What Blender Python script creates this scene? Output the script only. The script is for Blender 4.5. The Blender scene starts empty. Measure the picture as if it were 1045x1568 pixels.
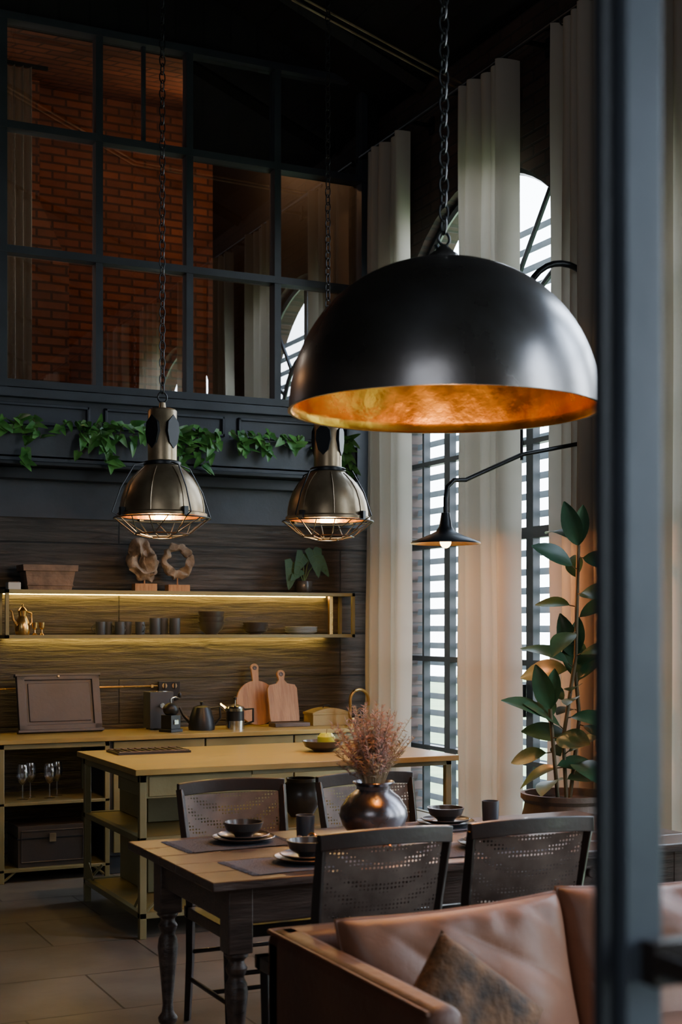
import bpy, bmesh, math, random
from mathutils import Vector, Matrix, noise, Euler
random.seed(7)
PI=math.pi
# ---------------------------------------------------------------- materials
def nt(name):
    m=bpy.data.materials.new(name); m.use_nodes=True
    t=m.node_tree; p=t.nodes['Principled BSDF']
    return m,t,p
def setp(p,rough,metal,coat=0,spec=None):
    p.inputs['Roughness'].default_value=rough
    p.inputs['Metallic'].default_value=metal
    p.inputs['Coat Weight'].default_value=coat
    if spec is not None: p.inputs['Specular IOR Level'].default_value=spec
def c4(c): return (c[0],c[1],c[2],1)
def pmat(name,col,rough=.5,metal=0,col2=None,vscale=5,bump=.15,bscale=40,stretch=(1,1,1),emis=None,estr=0,coat=0,spec=None,rvar=.1,detail=6,dist=0):
    m,t,p=nt(name); N=t.nodes; L=t.links
    setp(p,rough,metal,coat,spec)
    tc=N.new('ShaderNodeTexCoord'); mp=N.new('ShaderNodeMapping'); mp.inputs['Scale'].default_value=stretch
    L.new(tc.outputs['Object'],mp.inputs[0])
    if col2 is None: col2=tuple(c*.72 for c in col)
    n=N.new('ShaderNodeTexNoise'); n.inputs['Scale'].default_value=vscale; n.inputs['Detail'].default_value=detail; n.inputs['Distortion'].default_value=dist
    L.new(mp.outputs[0],n.inputs['Vector'])
    r=N.new('ShaderNodeValToRGB'); r.color_ramp.elements[0].position=.35; r.color_ramp.elements[1].position=.68
    r.color_ramp.elements[0].color=c4(col2); r.color_ramp.elements[1].color=c4(col)
    L.new(n.outputs['Fac'],r.inputs[0]); L.new(r.outputs[0],p.inputs['Base Color'])
    mr=N.new('ShaderNodeMapRange'); mr.inputs['To Min'].default_value=max(.02,rough-rvar); mr.inputs['To Max'].default_value=min(1,rough+rvar)
    L.new(n.outputs['Fac'],mr.inputs[0]); L.new(mr.outputs[0],p.inputs['Roughness'])
    if bump>0:
        n2=N.new('ShaderNodeTexNoise'); n2.inputs['Scale'].default_value=bscale; n2.inputs['Detail'].default_value=5
        L.new(mp.outputs[0],n2.inputs['Vector'])
        b=N.new('ShaderNodeBump'); b.inputs['Strength'].default_value=bump; b.inputs['Distance'].default_value=.01
        L.new(n2.outputs['Fac'],b.inputs['Height']); L.new(b.outputs[0],p.inputs['Normal'])
    if emis:
        p.inputs['Emission Color'].default_value=c4(emis); p.inputs['Emission Strength'].default_value=estr
    return m
def brickmat(name,c1,c2,mort,w,h,ms,plane='YZ',rough=.8,bump=.5,off=.5,grain=0,var=.4,nsc=2.2):
    m,t,p=nt(name); N=t.nodes; L=t.links; setp(p,rough,0)
    tc=N.new('ShaderNodeTexCoord'); s=N.new('ShaderNodeSeparateXYZ'); c=N.new('ShaderNodeCombineXYZ')
    L.new(tc.outputs['Object'],s.inputs[0])
    L.new(s.outputs[plane[0]],c.inputs[0]); L.new(s.outputs[plane[1]],c.inputs[1])
    b=N.new('ShaderNodeTexBrick'); b.inputs['Scale'].default_value=1; b.inputs['Brick Width'].default_value=w; b.inputs['Row Height'].default_value=h
    b.inputs['Mortar Size'].default_value=ms; b.inputs['Color1'].default_value=c4(c1); b.inputs['Color2'].default_value=c4(c2); b.inputs['Mortar'].default_value=c4(mort)
    b.offset=off; b.inputs['Mortar Smooth'].default_value=.3
    L.new(c.outputs[0],b.inputs[0])
    mp=N.new('ShaderNodeMapping'); L.new(c.outputs[0],mp.inputs[0])
    if grain: mp.inputs['Scale'].default_value=(1.2,grain,1)
    n=N.new('ShaderNodeTexNoise'); n.inputs['Scale'].default_value=nsc; n.inputs['Detail'].default_value=9; n.inputs['Roughness'].default_value=.65; n.inputs['Distortion'].default_value=.6 if grain else 0
    L.new(mp.outputs[0],n.inputs[0])
    mx=N.new('ShaderNodeMix'); mx.data_type='RGBA'; mx.blend_type='MULTIPLY'; mx.inputs[0].default_value=1
    rr=N.new('ShaderNodeValToRGB'); rr.color_ramp.elements[0].position=.3; rr.color_ramp.elements[1].position=.7
    rr.color_ramp.elements[0].color=(1-var,)*3+(1,); rr.color_ramp.elements[1].color=(1+var,)*3+(1,)
    L.new(n.outputs['Fac'],rr.inputs[0]); L.new(b.outputs['Color'],mx.inputs[6]); L.new(rr.outputs[0],mx.inputs[7]); L.new(mx.outputs[2],p.inputs['Base Color'])
    inv=N.new('ShaderNodeMath'); inv.operation='MULTIPLY_ADD'; inv.inputs[1].default_value=-1; L.new(b.outputs['Fac'],inv.inputs[0]); L.new(n.outputs['Fac'],inv.inputs[2])
    bp=N.new('ShaderNodeBump'); bp.inputs['Strength'].default_value=bump; bp.inputs['Distance'].default_value=.015
    L.new(inv.outputs[0],bp.inputs['Height']); L.new(bp.outputs[0],p.inputs['Normal'])
    return m
def emat(name,col,s):
    m=bpy.data.materials.new(name); m.use_nodes=True; t=m.node_tree; t.nodes.clear()
    e=t.nodes.new('ShaderNodeEmission'); o=t.nodes.new('ShaderNodeOutputMaterial'); e.inputs[0].default_value=c4(col); e.inputs[1].default_value=s
    t.links.new(e.outputs[0],o.inputs[0]); return m
def mixmat(name,kind,fac,c1,c2,rough=.02):
    """kind: 'glass' = transparent/glossy, 'cloth' = diffuse/translucent"""
    m=bpy.data.materials.new(name); m.use_nodes=True; t=m.node_tree; t.nodes.clear(); N=t.nodes; L=t.links
    o=N.new('ShaderNodeOutputMaterial'); mx=N.new('ShaderNodeMixShader'); mx.inputs[0].default_value=fac
    if kind=='glass':
        a=N.new('ShaderNodeBsdfTransparent'); b=N.new('ShaderNodeBsdfGlossy'); b.inputs['Roughness'].default_value=rough
        a.inputs[0].default_value=c4(c1); b.inputs[0].default_value=c4(c2)
    else:
        a=N.new('ShaderNodeBsdfDiffuse'); b=N.new('ShaderNodeBsdfTranslucent')
        tc=N.new('ShaderNodeTexCoord'); n=N.new('ShaderNodeTexNoise'); n.inputs['Scale'].default_value=300
        L.new(tc.outputs['Object'],n.inputs[0]); bp=N.new('ShaderNodeBump'); bp.inputs['Strength'].default_value=.15; bp.inputs['Distance'].default_value=.003
        L.new(n.outputs['Fac'],bp.inputs['Height']); L.new(bp.outputs[0],a.inputs['Normal'])
        a.inputs[0].default_value=c4(c1); b.inputs[0].default_value=c4(c2)
    L.new(a.outputs[0],mx.inputs[1]); L.new(b.outputs[0],mx.inputs[2]); L.new(mx.outputs[0],o.inputs[0]); return m
def canemat():
    m,t,p=nt('cane_weave'); N=t.nodes; L=t.links; setp(p,.45,0)
    tc=N.new('ShaderNodeTexCoord'); ck=N.new('ShaderNodeTexVoronoi'); ck.inputs['Scale'].default_value=75; ck.inputs['Randomness'].default_value=.08
    L.new(tc.outputs['Object'],ck.inputs[0])
    n=N.new('ShaderNodeTexNoise'); n.inputs['Scale'].default_value=9; n.inputs['Detail'].default_value=6; L.new(tc.outputs['Object'],n.inputs[0])
    r=N.new('ShaderNodeValToRGB'); r.color_ramp.elements[0].color=(.065,.045,.035,1); r.color_ramp.elements[1].color=(.17,.13,.105,1); r.color_ramp.elements[0].position=.35; r.color_ramp.elements[1].position=.65
    L.new(n.outputs['Fac'],r.inputs[0]); L.new(r.outputs[0],p.inputs['Base Color'])
    mt=N.new('ShaderNodeMath'); mt.operation='GREATER_THAN'; mt.inputs[1].default_value=.30; L.new(ck.outputs['Distance'],mt.inputs[0])
    tr=N.new('ShaderNodeBsdfTransparent'); mx=N.new('ShaderNodeMixShader')
    L.new(mt.outputs[0],mx.inputs[0]); L.new(tr.outputs[0],mx.inputs[1]); L.new(p.outputs[0],mx.inputs[2])
    L.new(mx.outputs[0],N['Material Output'].inputs[0]); return m

black=pmat('black_steel',(.018,.022,.028),.38,.3,bump=.05)
frame_blue=pmat('painted_steel_blue',(.12,.15,.19),.38,.1,bump=.04)
domeblk=pmat('patinated_black_metal',(.42,.42,.45),.29,.93,(.22,.20,.185),vscale=2.2,bump=.10,bscale=9,rvar=.08)
gold=pmat('gold_leaf',(1,.52,.08),.24,1,(.55,.23,.03),vscale=6,bump=.6,bscale=8)
nickel=pmat('aged_brass',(.55,.43,.28),.36,.78,(.27,.205,.13),vscale=6,bump=.08,bscale=20)
brass=pmat('brass',(.75,.48,.18),.28,1,bump=.05)
olive=pmat('mustard_paint',(.215,.195,.095),.42,0,(.175,.155,.07),bump=.08)
oliveTop=pmat('mustard_top',(.40,.285,.085),.36,0,(.29,.205,.065),vscale=3,stretch=(1,8,1),bump=.1)
wood_dk=pmat('dark_walnut',(.125,.085,.067),.32,0,(.05,.035,.03),vscale=3,stretch=(1.5,14,14),bump=.3,bscale=12,dist=.8)
wood_blk=pmat('ebonised_wood',(.030,.022,.019),.33,0,bump=.1,coat=.1)
wood_br=pmat('oak_board',(.42,.22,.10),.5,0,(.28,.13,.055),vscale=5,stretch=(9,9,1.2),bump=.2,bscale=10)
leather=pmat('cognac_leather',(.33,.155,.09),.46,0,(.21,.09,.052),vscale=3,bump=.2,bscale=26,spec=.45)
leatherdk=pmat('brown_leather_frame',(.12,.045,.022),.5,0,(.075,.028,.015),vscale=3,bump=.25,bscale=30)
velvet=pmat('mottled_hide',(.20,.095,.04),.8,0,(.035,.02,.012),vscale=14,bump=.6,bscale=60)
linen=mixmat('linen_curtain','cloth',.2,(.48,.435,.37),(.46,.41,.34))
ceramic=pmat('black_stoneware',(.04,.036,.037),.32,0,(.06,.05,.045),bump=.1,coat=.2)
ceramicb=pmat('blue_grey_stoneware',(.06,.07,.09),.4,0,bump=.08)
platew=pmat('pale_stoneware',(.42,.45,.48),.4,0,bump=.05)
terra=pmat('weathered_terracotta',(.22,.145,.11),.8,0,(.11,.08,.065),vscale=12,bump=.4)
potm=pmat('aged_pot',(.11,.07,.05),.6,0,(.06,.04,.03),vscale=9,bump=.3)
vasem=pmat('gunmetal_vase',(.36,.36,.40),.27,.9,(.14,.12,.12),vscale=5,bump=.25,bscale=9)
leafm=pmat('ficus_leaf',(.03,.095,.042),.35,0,(.016,.05,.026),bump=.1,spec=.5)
ivym=pmat('ivy_leaf',(.11,.29,.055),.4,0,(.035,.14,.03),vscale=14,bump=.1)
stem=pmat('stem',(.10,.08,.04),.7)
dried=pmat('dried_grass',(.44,.27,.23),.9,0,(.27,.16,.14),vscale=30,bump=0)
cork=pmat('driftwood',(.34,.25,.18),.9,0,(.12,.085,.06),vscale=18,bump=1,bscale=30)
fabric=pmat('placemat_fabric',(.09,.095,.12),.9,0,bump=.6,bscale=160)
napkin=pmat('napkin_linen',(.22,.16,.15),.9,0,bump=.4,bscale=60)
chrome=pmat('chrome',(.7,.7,.7),.15,1,bump=.03)
applem=pmat('green_apple',(.62,.74,.06),.35,0,(.48,.54,.05),bump=.02)
bluegl=pmat('wall_paint_blue',(.050,.060,.078),.45,0,bump=.08)
mull=pmat('mullion_paint',(.035,.043,.056),.5,0,bump=.05)
soil=pmat('soil',(.02,.015,.01),.95,0,bump=1)
slat=mixmat('blind_slat','cloth',.4,(.26,.28,.31),(.40,.42,.45))
cane=canemat()
pane=mixmat('window_glass','glass',.06,(1,1,1),(1,1,1))
mezzglass=mixmat('mezzanine_glass','glass',.42,(.95,.95,.95),(.98,.98,.98),.01)
drink=mixmat('drinking_glass','glass',.28,(.9,.92,.95),(1,1,1),.03)
planks=brickmat('charred_planks',(.040,.034,.030),(.066,.053,.043),(.005,.005,.005),2.6,.30,.006,'XZ',.5,1,.37,grain=16,var=.9)
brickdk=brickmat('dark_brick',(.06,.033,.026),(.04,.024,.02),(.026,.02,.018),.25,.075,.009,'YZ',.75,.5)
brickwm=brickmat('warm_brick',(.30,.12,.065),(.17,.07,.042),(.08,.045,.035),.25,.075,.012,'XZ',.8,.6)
brickmd=brickmat('darker_brick',(.17,.07,.042),(.11,.045,.03),(.05,.03,.025),.25,.075,.012,'XZ',.8,.6)  # darker mix of the warm brick, for the front wall
tiles=brickmat('stone_tiles',(.165,.145,.122),(.12,.108,.095),(.045,.04,.036),.8,.6,.006,'XY',.33,.15,.5,var=.35)
roofm=brickmat('black_boards',(.006,.0055,.0055),(.008,.0075,.007),(.002,.002,.002),4,.2,.008,'YX',.8,.4)
bulbw=emat('bulb_warm',(1,.62,.25),20)
led=emat('led_strip',(1,.64,.12),48)

# ---------------------------------------------------------------- mesh builder
class B:
    def __init__(s): s.v=[];s.f=[];s.mi=[]
    def add(s,vs,fs,m=0,M=None):
        o=len(s.v)
        for v in vs:
            v=Vector(v); s.v.append(M@v if M else v)
        for f in fs: s.f.append([o+i for i in f]); s.mi.append(m)
    def box(s,x0,x1,y0,y1,z0,z1,m=0,M=None):
        vs=[(x,y,z) for x in(x0,x1) for y in(y0,y1) for z in(z0,z1)]
        s.add(vs,[(0,1,3,2),(4,6,7,5),(0,4,5,1),(2,3,7,6),(0,2,6,4),(1,5,7,3)],m,M)
    def tube(s,pts,r,n=8,m=0,closed=False,M=None,caps=True):
        pts=[Vector(p) for p in pts]; k=len(pts)
        rs=r if isinstance(r,(list,tuple)) else [r]*k
        vs=[];prev=None
        for i,p in enumerate(pts):
            if closed: t=pts[(i+1)%k]-pts[i-1]
            else: t=pts[min(i+1,k-1)]-pts[max(i-1,0)]
            t.normalize()
            if prev is None:
                a=Vector((0,0,1)) if abs(t.z)<.9 else Vector((1,0,0))
                nrm=t.cross(a).normalized()
            else:
                nrm=(prev-t*prev.dot(t)); nrm=nrm.normalized() if nrm.length>1e-6 else t.orthogonal().normalized()
            prev=nrm; bn=t.cross(nrm)
            for j in range(n):
                a=2*PI*j/n; vs.append(p+(nrm*math.cos(a)+bn*math.sin(a))*rs[i])
        fs=[]
        for i in range(k if closed else k-1):
            i2=(i+1)%k
            for j in range(n): fs.append((i*n+j,i*n+(j+1)%n,i2*n+(j+1)%n,i2*n+j))
        if not closed and caps: fs.append(tuple(range(n))); fs.append(tuple((k-1)*n+j for j in range(n)))
        s.add(vs,fs,m,M)
    def cyl(s,p0,p1,r0,r1=None,n=16,m=0,M=None): s.tube([p0,p1],[r0,r0 if r1 is None else r1],n,m,False,M)
    def lathe(s,prof,c=(0,0,0),n=32,m=0,M=None):
        vs=[];k=len(prof)
        for r,z in prof:
            for j in range(n):
                a=2*PI*j/n; vs.append((c[0]+max(r,.0004)*math.cos(a),c[1]+max(r,.0004)*math.sin(a),c[2]+z))
        fs=[(i*n+j,i*n+(j+1)%n,(i+1)*n+(j+1)%n,(i+1)*n+j) for i in range(k-1) for j in range(n)]
        s.add(vs,fs,m,M)
    def ell(s,c,r,n=20,m=0,M=None):
        k=n//2; vs=[];fs=[]
        for i in range(k+1):
            p=PI*i/k
            for j in range(n):
                a=2*PI*j/n; q=max(math.sin(p),.002)
                vs.append((c[0]+r[0]*q*math.cos(a),c[1]+r[1]*q*math.sin(a),c[2]+r[2]*math.cos(p)))
        for i in range(k):
            for j in range(n): fs.append((i*n+j,i*n+(j+1)%n,(i+1)*n+(j+1)%n,(i+1)*n+j))
        s.add(vs,fs,m,M)
    def prism(s,poly,y0,y1,m=0,M=None):   # poly (x,z)
        n=len(poly); vs=[(x,y0,z) for x,z in poly]+[(x,y1,z) for x,z in poly]
        fs=[tuple(range(n)),tuple(range(n,2*n))]+[(i,(i+1)%n,n+(i+1)%n,n+i) for i in range(n)]
        s.add(vs,fs,m,M)
    def grid(s,fn,nu,nv,m=0,M=None):
        vs=[fn(i/nu,j/nv) for i in range(nu+1) for j in range(nv+1)]
        fs=[(i*(nv+1)+j,i*(nv+1)+j+1,(i+1)*(nv+1)+j+1,(i+1)*(nv+1)+j) for i in range(nu) for j in range(nv)]
        s.add(vs,fs,m,M)
    def build(s,name,mats,loc=(0,0,0),rz=0,bevel=0,parent=None,seg=2,flat=False,ang=35,recalc=True):
        me=bpy.data.meshes.new(name); me.from_pydata([tuple(v) for v in s.v],[],s.f)
        for mt in mats: me.materials.append(mt)
        for p,mi in zip(me.polygons,s.mi): p.material_index=mi; p.use_smooth=not flat
        if recalc:
            bm=bmesh.new(); bm.from_mesh(me); bmesh.ops.recalc_face_normals(bm,faces=bm.faces); bm.to_mesh(me); bm.free()
        try: me.set_sharp_from_angle(angle=math.radians(ang))
        except Exception: pass
        o=bpy.data.objects.new(name,me); bpy.context.collection.objects.link(o)
        o.location=loc; o.rotation_euler=(0,0,rz)
        if bevel:
            md=o.modifiers.new('bevel','BEVEL'); md.width=bevel; md.segments=seg; md.limit_method='ANGLE'; md.angle_limit=math.radians(50)
        if parent: o.parent=parent
        return o
def empty(name,loc=(0,0,0),rz=0):
    e=bpy.data.objects.new(name,None); e.empty_display_size=.1; e.location=loc; e.rotation_euler=(0,0,rz); bpy.context.collection.objects.link(e); return e
def point(name,loc,e,col,r=.03,parent=None):
    l=bpy.data.lights.new(name,'POINT'); l.energy=e; l.color=col; l.shadow_soft_size=r
    o=bpy.data.objects.new(name,l); o.location=loc; bpy.context.collection.objects.link(o)
    if parent: o.parent=parent
    return o
def arealight(name,loc,target,sx,sy,e,col):
    l=bpy.data.lights.new(name,'AREA'); l.shape='RECTANGLE'; l.size=sx; l.size_y=sy; l.energy=e; l.color=col
    o=bpy.data.objects.new(name,l); o.location=loc; bpy.context.collection.objects.link(o)
    o.rotation_euler=(Vector(target)-Vector(loc)).to_track_quat('-Z','Y').to_euler(); return o
def arc(c,R,a0,a1,n,plane='XZ'):
    out=[]
    for i in range(n+1):
        a=a0+(a1-a0)*i/n; x=R*math.cos(a); y=R*math.sin(a)
        if plane=='XZ': out.append((c[0]+x,c[1],c[2]+y))
        elif plane=='YZ': out.append((c[0],c[1]+x,c[2]+y))
        else: out.append((c[0]+x,c[1]+y,c[2]))
    return out

# ---------------------------------------------------------------- room shell
XR=4.55; YB=8.9; YF=-5.0; XL=-4.6; EAVE=5.25; RIDGE=7.2
b=B(); b.box(XL-.2,XR+.25,YF-.2,YB+.2,-.15,0); b.build('floor',[tiles],flat=True)
WC=[7.5,4.35,1.2,-1.95]; WR=1.155; SP=3.28
b=B(); edges=[YB]
for c in WC: edges+= [c+WR,c-WR]
edges.append(YF-.2); edges[0]=YB+.2
for i in range(0,len(edges),2): b.box(XR,XR+.25,edges[i+1],edges[i],0,EAVE)
for c in WC:
    n=24; P=[(c+WR*math.cos(PI*i/n),SP+WR*math.sin(PI*i/n)) for i in range(n+1)]
    for i in range(n):
        (y0,z0),(y1,z1)=P[i],P[i+1]
        vs=[(XR,y0,z0),(XR,y1,z1),(XR,y1,EAVE),(XR,y0,EAVE),(XR+.25,y0,z0),(XR+.25,y1,z1),(XR+.25,y1,EAVE),(XR+.25,y0,EAVE)]
        b.add(vs,[(0,1,2,3),(4,5,6,7),(0,1,5,4),(3,2,6,7)])
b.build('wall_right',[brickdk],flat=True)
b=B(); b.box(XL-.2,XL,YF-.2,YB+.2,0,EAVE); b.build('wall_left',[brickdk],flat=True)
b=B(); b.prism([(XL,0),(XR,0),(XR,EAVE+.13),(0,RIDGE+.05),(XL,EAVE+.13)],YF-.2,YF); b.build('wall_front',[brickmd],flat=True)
b=B()
for sx,x1 in((1,XR+.25),(-1,XL-.2)):
    zz=EAVE
    b.add([(0,YF-.2,RIDGE),(x1,YF-.2,zz),(x1,YB+.2,zz),(0,YB+.2,RIDGE),(0,YF-.2,RIDGE+.15),(x1,YF-.2,zz+.15),(x1,YB+.2,zz+.15),(0,YB+.2,RIDGE+.15)],
          [(0,1,2,3),(4,5,6,7),(0,1,5,4),(3,2,6,7),(1,2,6,5)])
b.build('ceiling',[roofm],flat=True)
b=B()
for y in (8.2,6.2,4.2,2.2,.2,-1.8,-3.8):
    b.tube([(XR-.02,y,EAVE-.02),(0,y,RIDGE-.12),(XL+.02,y,EAVE-.02)],.05,4)
b.box(-.06,.06,YF,YB,RIDGE-.2,RIDGE-.03)
b.build('roof_rafters',[roofm])
b=B()
for dy in(0,.07):
    b.cyl((XR,7.66+dy,5.05),(3.2,7.3+dy,5.22),.007,n=6); b.cyl((3.2,7.3+dy,5.22),(-.02,6.4+dy,6.99),.007,n=6)
b.build('ceiling_tie_rods',[nickel])
MZ=[3.12,3.98,4.78,5.48]; MX=[1.83,2.46,3.09,3.74,4.42]
b=B()
b.box(XL,XR,YB,YB+.2,0,2.26,0)
b.box(XL,XR,YB,YB+.2,2.26,3.08,1)
b.box(XL,XR,YB-.012,YB,2.26,2.285,1)
b.build('wall_back',[planks,bluegl],flat=True)
b=B()
b.box(XL,-.2,YB,YB+.2,3.08,EAVE,0)
b.box(3.13,XR,YB+.02,YB+.2,4.8,5.5,0)
b.prism([(XL,EAVE),(-.2,EAVE),(-.2,5.5),(4.35,5.5),(0,RIDGE+.08),(XL,EAVE+.14)],YB,YB+.2)
b.box(4.42,XR,YB,YB+.2,3.08,EAVE)
b.build('wall_back_upper',[roofm],flat=True)
b=B()
vx=[-.2,.57,1.2]+MX
for x in vx: b.box(x-.024,x+.024,YB-.03,YB+.05,3.08,5.5)
for x in (2.775,): b.box(x-.012,x+.012,YB,YB+.03,4.8,5.48)
for z in MZ: b.box(-.2,4.44,YB-.04,YB+.05,z-.024,z+.024)
b.add([(-.2,YB+.018,3.1),(4.44,YB+.018,3.1),(4.44,YB+.018,5.48),(-.2,YB+.018,5.48)],[(0,1,2,3)],1)
b.build('window_1',[mull,mezzglass],flat=True)
b=B()
b.box(-.5,4.40,YB-.05,YB,3.03,3.09)
for i in range(4):
    x0=.55+i*.95+.05; x1=x0+.85
    for bx in((x0,x1,2.98,3.0),(x0,x1,2.86,2.88)): b.box(bx[0],bx[1],YB-.02,YB,bx[2],bx[3])
    b.box(x0,x0+.02,YB-.02,YB,2.86,3.0); b.box(x1-.02,x1,YB-.02,YB,2.86,3.0)
b.build('trim_1',[bluegl],bevel=.004)
b=B()
b.box(.3,4.28,YB-.20,YB-.18,2.62,2.82); b.box(.3,4.28,YB-.20,YB,2.60,2.64)
b.box(4.26,4.28,YB-.2,YB,2.62,2.82); b.box(.3,.32,YB-.2,YB,2.62,2.82)
b.box(.3,4.28,YB-.22,YB,2.575,2.60,1); b.box(.3,4.28,YB-.09,YB,2.50,2.575,1)
b.build('planter_ledge',[bluegl,black],bevel=.004)
b=B()
b.box(-.3,4.7,YB+.2,12.6,2.95,3.08,1)
b.box(-.3,4.7,12.4,12.6,3.08,6.6,0)
b.box(-.5,-.3,YB+.2,12.6,3.0,6.6,1)
b.box(4.55,4.75,YB+.2,12.6,3.0,6.6,1)
b.add([(-.5,YB+.2,5.5),(4.75,YB+.2,5.5),(4.75,12.6,6.5),(-.5,12.6,6.5)],[(0,1,2,3)],0)
b.box(2.0,2.9,11.4,12.4,3.08,4.6,0); b.prism([(2.0,4.6),(2.9,4.6),(2.65,5.1),(2.65,6.1),(2.25,6.1),(2.25,5.1)],11.4,12.4,0)
b.build('wall_mezzanine',[brickwm,roofm],flat=True)
point('mezzanine_fill',(4.15,10.6,5.55),42,(1,.50,.22),.08)  # unseen lights added behind the glass to brighten the brick room
point('mezzanine_fill.001',(.1,10.3,4.2),30,(1,.50,.22),.08)
point('mezzanine_fill.002',(1.25,9.2,4.2),14,(1,.86,.7),.06)  # added out of frame to brighten the front of the left curtain

# ---------------------------------------------------------------- windows on right
for k,c in enumerate(WC):
    b=B(); x=XR+.08; w=.05
    def bar(y,z0,z1,t=.03): b.box(x-w/2,x+w/2,y-t/2,y+t/2,z0,z1)
    top=lambda y:SP+math.sqrt(max(0,WR*WR-(y-c)**2))
    for dy,t in((-.5,.075),(.5,.075),(0,.06),(-.83,.025),(.83,.025)):
        bar(c+dy,0.0,SP if abs(dy)>.01 else top(c),t)
    for y in(c-WR+.02,c+WR-.02): bar(y,0,SP,.05)
    for z,t in((.06,.12),(.72,.03),(1.33,.035),(2.12,.07),(2.67,.03),(SP,.06)):
        b.box(x-w/2-.002,x+w/2+.002,c-WR,c+WR,z-t/2,z+t/2)
    b.tube(arc((x,c,SP),WR-.02,0,PI,32,'YZ'),.028,6)
    b.tube(arc((x,c,SP),.55,0,PI,20,'YZ'),.02,6)
    for a in(28,52,90,128,152):
        a=math.radians(a); b.cyl((x,c+.55*math.cos(a),SP+.55*math.sin(a)),(x,c+(WR-.02)*math.cos(a),SP+(WR-.02)*math.sin(a)),.018,n=6)
    b.box(x-.07,x-.03,c-.47,c-.45,1.0,1.2)
    P=[(c-WR,.0),(c+WR,.0)]+[(c+WR*math.cos(PI*i/24),SP+WR*math.sin(PI*i/24)) for i in range(25)]
    b.add([(x+.03,y,z) for y,z in P],[tuple(range(len(P)))],1)
    b.build('window_%d'%(k+2),[black,pane],flat=True)
    if k==0:
        b=B(); z=.12
        while z<SP+.75:
            hw=WR if z<SP else math.sqrt(WR*WR-(z-SP)**2)
            M=Matrix.Translation((XR+.19,c,z))@Matrix.Rotation(math.radians(10),4,'Y')
            b.box(-.004,.004,-hw+.01,hw-.01,-.021,.021,0,M)
            z+=.118
        for y in(c-WR+.05,c,c+WR-.05): b.box(XR+.215,XR+.22,y-.01,y+.01,.02,SP+.5,0)
        b.build('window_blind',[slat],flat=True)
    l=bpy.data.lights.new('daylight_portal','AREA'); l.shape='RECTANGLE'; l.size=2*WR; l.size_y=SP+WR; l.cycles.is_portal=True
    o=bpy.data.objects.new('daylight_portal',l); o.location=(XR+.26,c,(SP+WR)/2); bpy.context.collection.objects.link(o)
    o.rotation_euler=Vector((-1,0,0)).to_track_quat('-Z','Y').to_euler()
b=B(); b.box(XR+.25,40,-30,40,-.3,-.1); b.build('garden_ground',[pmat('lawn',(.26,.32,.14),.9,0,(.15,.22,.08),vscale=2,bump=.5)])
# ---------------------------------------------------------------- curtains
cn=[0]
def curtain(y0,y1,x=4.38,folds=6,amp=.045,ztop=4.9,zb=.015):
    i=cn[0]; cn[0]+=1
    b=B(); ph=random.random()*6
    def fn(u,v):
        z=zb+v*(ztop-zb); y=y0+(y1-y0)*u
        sp=1+.10*(1-v); yc=(y0+y1)/2; y=yc+(y-yc)*sp
        a=2*PI*folds*u+ph+.7*math.sin(3*u+ph)
        xx=x+amp*math.sin(a)*(.75+.35*math.sin(u*9+ph))+.012*noise.noise(Vector((u*6,v*5,ph)))
        y+=.02*math.sin(a*1.0+1.1)+.02*noise.noise(Vector((u*3,v*3,ph+9)))
        return (xx,y,z)
    b.grid(fn,folds*12,24,0)
    for k in range(folds):
        y=y0+(y1-y0)*(k+.5)/folds
        b.tube(arc((x,y,ztop+.005),.022,0,2*PI,10,'XZ')[:-1],.004,5,1,True)
    b.build('curtain'+('' if i==0 else '.%03d'%i),[linen,black],ang=80,recalc=False)
for (a,c) in [(8.18,8.72),(6.86,7.40),(5.84,6.38),(5.05,5.6),(3.75,4.25),(2.55,3.15),(1.9,2.35),(-.6,0),(-1.2,-.7)]: curtain(a,c,folds=5,amp=.07)
def cross_curtain(x0,x1,y,z0,z1,folds=5,amp=.03):
    i=cn[0]; cn[0]+=1; b=B()
    b.grid(lambda u,v:(x0+(x1-x0)*u+.01*math.sin(u*30),y+amp*math.sin(2*PI*folds*u+v*.6),z0+(z1-z0)*v),folds*12,12)
    b.box(x0-.2,x1+.1,y-.012,y+.012,z1,z1+.024,1)
    b.build('curtain.%03d'%i,[linen,black],ang=80,recalc=False)
cross_curtain(1.86,2.13,9.35,3.085,5.36)
b=B()
b.cyl((4.38,-3.5,4.935),(4.38,8.86,4.935),.014,n=10)
for y in(8.8,8.1,7.55,6.7,6.5,5.72,4.9,2.6,0,-2.5): b.box(4.38,XR,y-.012,y+.012,4.925,4.945); b.box(XR-.012,XR,y-.03,y+.03,4.88,4.99)
b.build('curtain_rod',[black])
# ---------------------------------------------------------------- big pendant
def chain(b,x,y,z0,z1,s=.036,r=.0035,m=0):
    z=z0; k=0
    while z<z1:
        pts=[]
        for i in range(12):
            a=2*PI*i/12; px=.30*s*1.1*math.cos(a); pz=s*.62*math.sin(a)
            pts.append((x+px,y,z+pz) if k%2 else (x,y+px,z+pz))
        b.tube(pts,r,5,m,True); z+=s*.9; k+=1
def roofz(x): return RIDGE-(RIDGE-EAVE)*abs(x)/(XR+.25)
PX,PY,PZ,PR=2.29,4.0,2.275,.52
e=empty('dome_pendant_lamp',(PX,PY,PZ))
b=B(); R=PR; H=.50
prof=[(R*math.cos(t)**.93 if t<PI/2 else 0,H*math.sin(t)) for t in [i*PI/2/24 for i in range(24)]]+[(.05,H+.0),(.05,H+.02),(.03,H+.035),(.015,H+.05),(.0,H+.055)]
b.lathe([(R-.006,-.004),(R+.004,-.004),(R+.004,.0)]+prof,n=96)
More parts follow.
